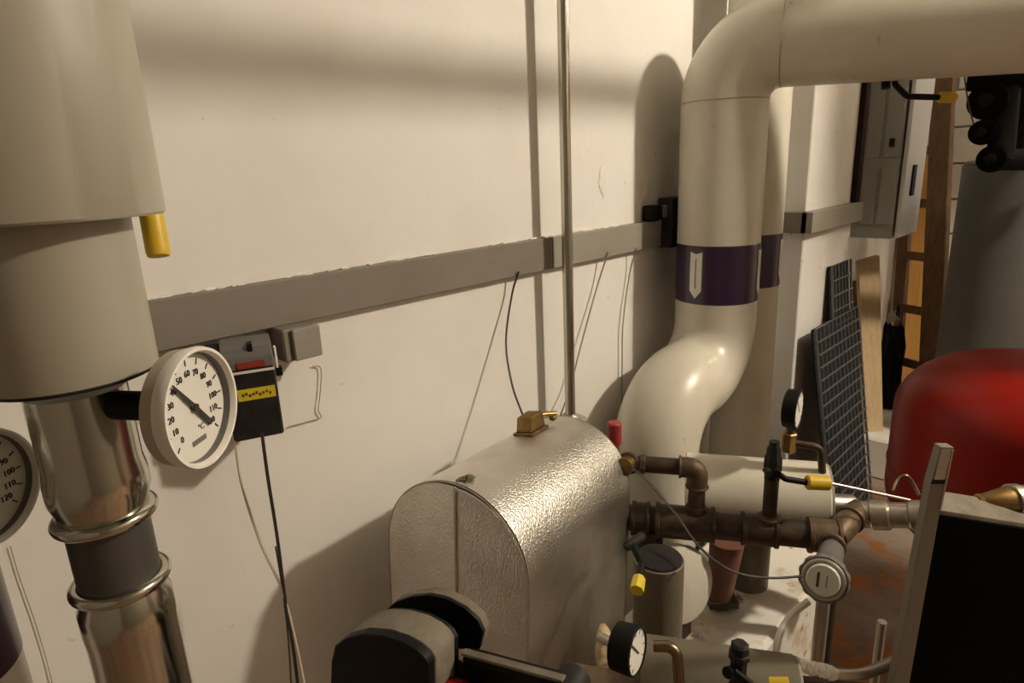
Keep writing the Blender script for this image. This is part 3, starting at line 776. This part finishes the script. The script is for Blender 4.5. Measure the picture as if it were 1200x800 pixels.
# ================================================================ grey beige lagged tee
va0 = at(772, 655, 1.22); r1 = .048
t = thing('lagged_tee', 'grey beige lagged pipe tee standing in front of the white flange', 'pipe', V((va0.x, va0.y, 0)))
part('upright', MB().lathe([(.030, .004), (r1 - .003, .002), (r1, 0), (r1, -.5), (r1, -va0.z + .0)], va0, UP, 44), PVC_DARK, t)
part('hollow_shade', MB().lathe([(r1 * .95, .001), (r1 * .9, .006), (.022, .009)], va0, UP, 44), BLACK2, t)  # black disc stands in for the shade in the hollow top
h0 = at(752, 790, 1.10); h1 = on_line(h0, M, 932)
part('branch', MB().lathe([(.066, 0), (.066, (h1 - h0).length - .003), (.063, (h1 - h0).length)], h0, M, 44), PVC_DARK, t)
part('branch_end', MB().lathe([(.064, 0), (.064, .004), (.05, .006)], h1, M, 44), PVC, t)

# yellow tipped small valve by the jacket
q0 = at(742, 640, 1.16); q1 = at(752, 660, 1.13); q2 = at(749, 676, 1.10); q3 = at(746, 692, 1.075)
t = thing('small_valve', 'small black lever with yellow tip beside the silver jacket edge', 'valve', q0)
part('lever', MB().tube(bend([at(735, 640, 1.19), q0, q1, q2], .012, 5), .0065, 12), BLACK, t)
part('tip', MB().tube([q2, q2.lerp(q3, .1), q3], [.009, .0115, .0125], 8), YELL, t)
part('spindle', MB().cyl(at(735, 640, 1.19), at(752, 628, 1.24), .009, 12), BLACK2, t)

# white pump flange disc
fc = at(803, 688, 1.40); fn = V((-.25, -.95, .18)).normalized()
t = thing('round_flange', 'white round insulated flange cover behind the beige tee', 'flange', V((fc.x, fc.y, .45)))
part('disc', MB().lathe([(.078, -.05), (.084, -.046), (.086, -.012), (.080, .004), (.05, .014), (.0, .017)], fc, fn, 48), PVC_W, t)
part('ring', MB().torus(fc - fn * .02, fn, .0855, .0022, 48, 8), PVC, t)
part('foot', MB().box(V((fc.x, fc.y, .47)) - fn * .025, (.05, .05, .06)), IRON, t)
t = thing('short_pipe', 'red brown painted pipe stub between header and white flange', 'pipe', at(842, 712, 1.54))
part('stub', MB().cyl(at(852, 634, 1.50), at(842, 704, 1.54), .040, 28, r2=.028), RUSTP, t)
part('bracket', MB().box(at(846, 704, 1.53), (.07, .04, .02), (RGT, FWDH, UP), bev=.002), DARKSTEEL, t)

# copper elbow
c0 = at(766, 757, 1.01)
single('copper_elbow', 'small bent copper pipe beside the low pressure gauge', 'pipe',
       MB().tube(bend([c0, at(793, 757, 1.0), at(796, 800, 1.0), at(797, 840, 1.0)], .022, 8), .0088, 16), COPPER, at(797, 840, 1.0))
# black drain cock
dc = at(866, 772, .97)
t = thing('drain_cock', 'black drain cock on the front of the beige lagged tee', 'valve', dc - UP * .05)
part('body', MB().lathe([(.010, .030), (.014, .026), (.014, .014), (.0165, .012), (.0165, .004), (.013, 0), (.013, -.05), (.016, -.055), (.016, -.08)], dc, UP, 8), BLACK2, t)
part('knob', MB().cyl(at(852, 788, .955), at(860, 786, .97), .009, 14, bev=.001), BLACK, t)
part('handle', MB().cyl(at(860, 786, .955), at(880, 802, .95), .006, 12), BLACK, t)
part('yellow_cap', MB().cyl(at(903, 803, .97), at(925, 803, .96), .012, 14), YEL, t)
# white wrapped pipe low right
pts = spline([at(928, 776, 1.06), at(955, 783, 1.06), at(985, 790, 1.07), at(1015, 788, 1.08), at(1045, 776, 1.1), at(1080, 760, 1.12)], 5)
t = thing('wrapped_pipe', 'white lumpy tape-wrapped pipe below the rusty floor patch', 'pipe', at(985, 800, 1.07))
part('pipe', MB().tube(pts, .0095, 14), GALV, t)
for k in range(7): part('wrap', MB().blob(at(930 + k * 7.5, 777 + k * 1.9, 1.058), (.011, .011, .012), .35, 2, 2, k), WHITEP, t)
part('under_pipe', MB().cyl(at(926, 800, 1.08), at(1060, 815, 1.12), .014, 20), IRON, t)
# crumbled mineral wool in the gap
single('stone_wool', 'torn piece of yellow stone wool under the silver jacket', 'insulation',
       MB().prism([at(700, 790, 1.12), at(705, 752, 1.16), at(716, 750, 1.16), at(730, 785, 1.12)], FWDH * .05, bev=.004), PINKW, at(714, 790, 1.12))
t = thing('cross_beam', 'brown rusty support beam under the low pressure gauge', 'beam', at(730, 830, 1.1))
part('beam', MB().box(at(706, 812, 1.08), (.13, .07, .05), (M, V((-M.y, M.x, 0)), UP), bev=.004), IRONB, t)
part('post', MB().cyl(at(700, 820, 1.12), V((at(700, 820, 1.12).x, at(700, 820, 1.12).y, 0)), .03), IRON, t)

# ================================================================ red expansion vessel
vc = at(1196, 560, 1.72); VR = .315
ztp = at(1205, 409, 1.72).z; zbt = at(1040, 735, 1.52).z
t = thing('expansion_vessel', 'big red domed expansion vessel behind the black casing', 'vessel', V((vc.x, vc.y, 0)))
H = ztp - zbt; dh = .17; pr = []
for k in range(13):
    a = PI / 2 * k / 12; pr.append((VR * (math.sin(a) ** .75 if k else 0), zbt + dh * (1 - math.cos(a))))
for k in range(13):
    a = PI / 2 * k / 12; pr.append((VR * (math.cos(a) ** .75 if k < 12 else 0), ztp - dh + dh * math.sin(a)))
part('shell', MB().lathe(pr, (vc.x, vc.y, 0), UP, 72), RED, t, smooth=60)
part('weld_bead', MB().torus((vc.x, vc.y, (zbt + ztp) / 2 - .05), UP, VR, .003, 64, 8), RED, t)
part('valve_stud', MB().cyl((vc.x - .03, vc.y + .03, ztp - .005), (vc.x - .03, vc.y + .03, ztp + .014), .006, 10), BLACK, t)
for k in range(3):
    a = 2 * PI * k / 3 + 2.6; d = V((math.cos(a), math.sin(a), 0))
    part('leg', MB().box(V((vc.x, vc.y, 0)) + d * VR * .86 + UP * (zbt + .10) * .5, (.012, .05, zbt + .10), (d, UP.cross(d), UP)), RED, t)
fl = MB().box(at(1036, 735, 1.4), (.05, .012, .14), (RGT, FWDH, UP))
t2 = at(1030, 730, 1.5)
single('steel_post', 'pale thin steel post beside the red vessel base', 'post', MB().cyl(at(1034, 728, 1.35), V((at(1034, 728, 1.35).x, at(1034, 728, 1.35).y, 0)), .009), GALV, V((at(1034, 728, 1.35).x, at(1034, 728, 1.35).y, 0)))

# ================================================================ black casing with steel edge post
cp = at(1085, 650, .98); cn = FWDH; ce = (V((ray(1095, 600).x, ray(1095, 600).y, 0)).normalized() + RGT * .12).normalized()
def cpl(px, py, d=0): return onplane(px, py, cp + cn * d, cn)
t = thing('black_casing', 'black fronted equipment casing with leaning steel edge post and dusty ledge', 'casing', V((cp.x, cp.y, 0)))
fr = [cpl(1101, 604), cpl(1200, 620), cpl(1330, 641), cpl(1330, 1020), cpl(990, 1020), cpl(1064, 800)]
part('front_panel', MB().prism(fr, cn * .006), MATTBLACK, t)
bk = [p + cn * .007 for p in fr]
part('body', MB().prism([p - UP * .012 for p in bk], ce * .10), TANKG, t)
tp = [cpl(1097, 604, .0), cpl(1330, 641, .0)]
part('ledge', MB().prism([tp[0] + ce * .005, tp[1] + ce * .005, tp[1] + ce * .075, tp[0] + ce * .075], UP * .008, bev=.001), DUST, t)
st = [cpl(1103, 524, -.012), cpl(1118, 524, -.012), cpl(1101, 603, -.012), cpl(1066, 800, -.012), cpl(1020, 1020, -.012), cpl(1000, 1020, -.012), cpl(1047, 800, -.012), cpl(1091, 566, -.012)]
e = part('edge_post', MB().prism(st, cn * .016, bev=.0008), TRUNK, t, 'leaning grey steel edge post')
pl_ = [cpl(1104, 527, -.0135), cpl(1115, 527, -.0135), cpl(1107, 562, -.0135), cpl(1095, 562, -.0135)]
part('end_plate', MB().prism(pl_, cn * .001), GALV, e)
part('gap', MB().prism([cpl(1093.5, 562, -.0137), cpl(1108, 562, -.0137), cpl(1107, 567, -.0137), cpl(1091, 567, -.0137)], cn * .001), BLACK, e)
part('edge_strip', MB().prism([cpl(1116, 527, -.0135), cpl(1118, 527, -.0135), cpl(1103, 598, -.0135), cpl(1101, 598, -.0135)], cn * .001), GALV, e)
part('skirt', MB().prism([V((p.x, p.y, 0)) for p in (fr[4] + ce * .02, fr[3] + ce * .02, fr[3] + ce * .10, fr[4] + ce * .10)], UP * (fr[4].z + .01)), TANKG, t)

# brass valve lying over the ledge
g0 = cpl(1144, 588, .055); g1 = cpl(1226, 584, .055)
gd = (g1 - g0).normalized(); L = (g1 - g0).length
t = thing('brass_valve', 'brass valve body with steel ring over the dusty ledge', 'valve', (g0 + g1) / 2 - UP * .02)
part('nut', MB().lathe([(.008, 0), (.013, .001), (.013, .008), (.009, .010)], g0, gd, 6), BRASS, t)
part('cone', MB().lathe([(.010, .008), (.013, .012), (.022, .05), (.022, .056)], g0, gd, 32), BRASSD, t)
part('steel_ring', MB().lathe([(.021, .055), (.026, .056), (.026, .068), (.023, .070), (.023, .12)], g0, gd, 36), STEEL, t)
part('stem', MB().cyl(g0, cpl(1116, 585, .055), .007, 12, r2=.0095), REDP if False else GALV, t)

# ================================================================ background beyond the pier
# grey wall cabinet
cxa, cxb = 3.1, 3.40; cy0 = onX(1008, 200, cxa).y; cy1 = onX(1058, 190, cxa).y; czb = onX(1020, 279, cxa).z; czt = czb + .95
t = thing('wall_cabinet', 'grey steel wall cabinet beside the pier, lit door face coloured paler', 'cabinet', ((cxa + cxb) / 2, -.15, czb))
part('body', MB().box(((cxa + cxb) / 2, cy1 / 2 + .005, (czb + czt) / 2), (cxb - cxa, -cy1 - .01, czt - czb), bev=.003), CABG, t)
w = -(cy1 - cy0)
for (z0, z1) in ((czb + .06, czb + .30), (czb + .34, czb + .62), (czb + .66, czb + .9)):
    for (a, b2) in ((.10, .44), (.52, .92)):
        part('reflection_panel', MB().box((cxa - .004, cy0 - w * (a + b2) / 2, (z0 + z1) / 2), (.010, w * (b2 - a), z1 - z0), bev=.003), CABG, t)  # raised panels stand in for reflections on the cabinet side
part('latch', MB().box((cxa - .012, cy0 - w * .72, czb + .40), (.016, .018, .035), bev=.002), BLACK2, t)
d = part('door', MB().box(((cxa + cxb) / 2, cy1 - .008, (czb + czt) / 2), (cxb - cxa, .016, czt - czb - .01), bev=.002), CAB_LIT, t)
hx = onY(1062, 210, cy1 - .016)
part('handle', MB().box((cxa + .12, cy1 - .019, onY(1064, 212, cy1 - .016).z), (.05, .008, .13), bev=.002), BLACK, d)

# wooden ladder
def stile(p, q, w, dp):
    p, q = V(p), V(q); d = (q - p).normalized(); s = p.z / -d.z if d.z else 0
    foot = p + d * ((0 - p.z) / d.z)
    return foot, p
R0 = at(1106, 95, 3.22); R1 = at(1091, 430, 3.18); L0 = at(1072, 110, 3.40); L1 = at(1050, 420, 3.36)
rd = (R0 - R1).normalized(); ld = (L0 - L1).normalized()
fR = R1 + rd * ((.0 - R1.z) / rd.z); fL = L1 + ld * ((0 - L1.z) / ld.z)
tR = fR + rd * 2.2; tL = fL + ld * 2.2
t = thing('wooden_ladder', 'old brown wooden ladder leaning behind the red vessel', 'ladder', (fR + fL) / 2)
wdir = (fR - fL).normalized(); ndir = wdir.cross(rd).normalized()
for (f0, t0, wd_) in ((fR, tR, .11), (fL, tL, .06)):
    d = (t0 - f0).normalized(); L = (t0 - f0).length; f0 = f0 + UP * .01
    part('stile', MB().box((f0 + t0) / 2, (wd_, .035, L), (wdir, ndir, d), bev=.004), WOODB, t)
for k in range(7):
    f = (.18 + k * .28) / 2.2
    part('rung', MB().box(fR.lerp(tR, f).lerp(fL.lerp(tL, f), .5), ((fR - fL).length - .03, .03, .045), (wdir, ndir, rd), bev=.003), WOODB, t)
# orange plywood sheet behind it
o0 = at(1074, 300, 3.74)
oy = o0.y
zo = at(1075, 175, 3.74).z
single('plywood_sheet', 'orange brown plywood sheet standing behind the ladder', 'board',
       MB().box((o0.x, o0.y, zo / 2), (.02, .17, zo), bev=.002), WOODO, (o0.x, o0.y, 0))

# pale plank leaning on the pier
def leaning(name, label, cat, a, b, c, d, th, m):
    return single(name, label, cat, MB().prism([a, b, c, d], FWDH * th, bev=.002), m, (c + d) / 2)
pb0 = onZ(1017, 553, .01); tpl = proj(pb0)[2]
pt0 = at(1006, 306, tpl - .05); pt1 = at(1031, 299, tpl - .05); pb1 = onZ(1036, 552, .01)
leaning('wooden_plank', 'pale bare wooden plank leaning against the pier', 'plank', pt0, pt1, pb1, pb0, .03, WOODL)
leaning('wooden_board', 'narrow dark brown board standing behind the pale plank', 'board', at(1000, 330, tpl + .06), at(1016, 325, tpl + .06), onZ(1026, 545, .01), onZ(1003, 545, .01), .02, WOODB)

# black wire grid panels leaning on the pier
def grid(label, xa, xb, ztop, yt, yb, nv, nh):
    t = thing('wire_grid', label, 'grid', ((xa + xb) / 2, yb, 0))
    def G(x, f): return V((x, yb + (yt - yb) * f, .004 + (ztop - .004) * f))
    part('frame', MB().tube([G(xa, 0), G(xa, 1), G(xb, 1), G(xb, 0), G(xa, 0.0)], .005, 8), MESHB, t)
    part('backing', MB().prism([G(xa, 0) + V((0, .012, 0)), G(xb, 0) + V((0, .012, 0)), G(xb, .995) + V((0, .012, 0)), G(xa, .995) + V((0, .012, 0))], V((0, .004, 0))), MESHD, t)
    for k in range(1, nv): part('wire', MB().tube([G(xa + (xb - xa) * k / nv, 0), G(xa + (xb - xa) * k / nv, 1)], .0032, 6), MESHB, t)
    for k in range(1, nh): part('wire', MB().tube([G(xa, k / nh) - V((0, .005, 0)), G(xb, k / nh) - V((0, .005, 0))], .004, 6), MESHB, t)
grid('black wire grid panel leaning in front of the pier', 2.38, 2.86, .88, PCY - .06, PCY - .20, 11, 18)
grid('taller narrow black wire grid behind the wide grid panel', 2.62, 2.84, 1.08, PCY - .02, PCY - .14, 6, 18)

# dark crumpled bag hanging on the ladder
bgc = at(1042, 435, 3.3)
t = thing('plastic_bag', 'dark crumpled plastic bag hanging beside the ladder', 'bag', bgc - UP * .3)
part('bag', MB().blob(bgc, (.055, .05, .30), .45, 2.6, 4, 5), BLACK, t)
part('bag_fold', MB().blob(bgc - UP * .28 + RGT * .03, (.06, .05, .16), .5, 3, 4, 9), DARKSTEEL, t)
part('silver_top', MB().blob(at(1047, 374, 3.22), (.025, .025, .045), .4, 2, 3, 2), STEEL, t)
# small low plaster ledge where the plank stands
struct('floor_ledge', MB().box((3.35, -.42, .10), (.45, .34, .2), bev=.01), WHITEWALL, label='low white ledge at the foot of the back wall')

# tall grey casing right
k0 = at(1128, 300, 2.64); GR = .25
gcx = k0 + RGT * (GR * 1.0)
gz = at(1150, 192, 2.64).z
t = thing('boiler_casing', 'tall dark grey boiler casing behind the red vessel', 'boiler', V((gcx.x, gcx.y, 0)))
part('shell', MB().lathe([(GR - .004, 0), (GR, .004), (GR, gz - .004), (GR - .01, gz)], (gcx.x, gcx.y, 0), UP, 64), TANKG, t)
part('lid', MB().lathe([(GR * .98, gz), (GR * .98, gz + .006), (GR * .9, gz + .014)], (gcx.x, gcx.y, 0), UP, 64), TANKG, t)
# black valve manifold above it
tv = 2.15
t = thing('valve_manifold', 'black and brown valve manifold with three round hand wheels above the grey casing', 'valve', at(1172, 195, tv))
part('pipe', MB().cyl(at(1180, 95, tv), at(1172, 190, tv), .040, 28), IRON_BACKLIT, t)
part('pipe', MB().cyl(at(1172, 187, tv), at(1290, 187, tv), .036, 28), IRON_BACKLIT, t)
part('top_block', MB().box(at(1170, 92, tv), (.16, .10, .07), (RGT, FWDH, UP), bev=.01), MATTBLACK, t)
for (px, py, r) in ((1158, 118, .062), (1152, 155, .042), (1163, 186, .046)):
    c = at(px, py, tv); ax = (RGT * -.8 - FWDH * .6).normalized()
    w = part('hand_wheel', MB().lathe([(r * .8, -.02), (r * .97, -.016), (r, 0), (r * .95, .016), (r * .6, .02)], c, ax, 40), MATTBLACK, t)
    part('wheel_boss', MB().lathe([(r * .4, .018), (r * .36, .03), (r * .2, .034)], c, ax, 24), IRON_BACKLIT, w)
    part('spindle', MB().cyl(c, at(1176, py, tv), .014, 16), IRON_BACKLIT, t)
part('rear_box', MB().box(at(1215, 140, tv + .1), (.16, .1, .22), (RGT, FWDH, UP), bev=.006), IRON_BACKLIT, t)
part('hanger', MB().cyl(at(1180, 95, tv), V((at(1180, 95, tv).x, at(1180, 95, tv).y, ZC)), .03, 20), IRON, t)
wire('thin_wire', 'thin dark wire hanging to the middle hand wheel', [at(1128, 70, tv), at(1131, 95, tv), at(1135, 122, tv), at(1141, 146, tv)], .0025, WIREB, 'wire')
# lever with yellow tip below the cross pipe
tl = 1.62
t = thing('pipe_lever', 'black lever with worn yellow tip under the crossing lagged pipe', 'lever', at(1040, 98, tl))
part('arm', MB().tube(bend([at(1047, 80, tl), at(1049, 99, tl), at(1063, 113, tl), at(1102, 114, tl)], .015, 5), .0075, 12), BLACK, t)
part('boss', MB().cyl(at(1038, 84, tl), at(1038, 104, tl), .011, 14, bev=.002), BLACK, t)
part('tip', MB().tube([at(1100, 114, tl), at(1102, 114, tl), at(1117, 114, tl), at(1120, 114, tl)], [.011, .0135, .0135, .010], 14), YEL, t)
# unseen overhead pipe, added to cast the soft shadow band on the wall
single('overhead_pipe', 'unseen overhead pipe added to shade a band of the cream wall', 'pipe',
       MB().tube(bend([(X0, -1.0, 2.17), (2.8, -1.0, 2.17), (2.8, -1.0, ZC)],   .08, 6), .023, 24), PVC, (0, -1.0, 2.147))
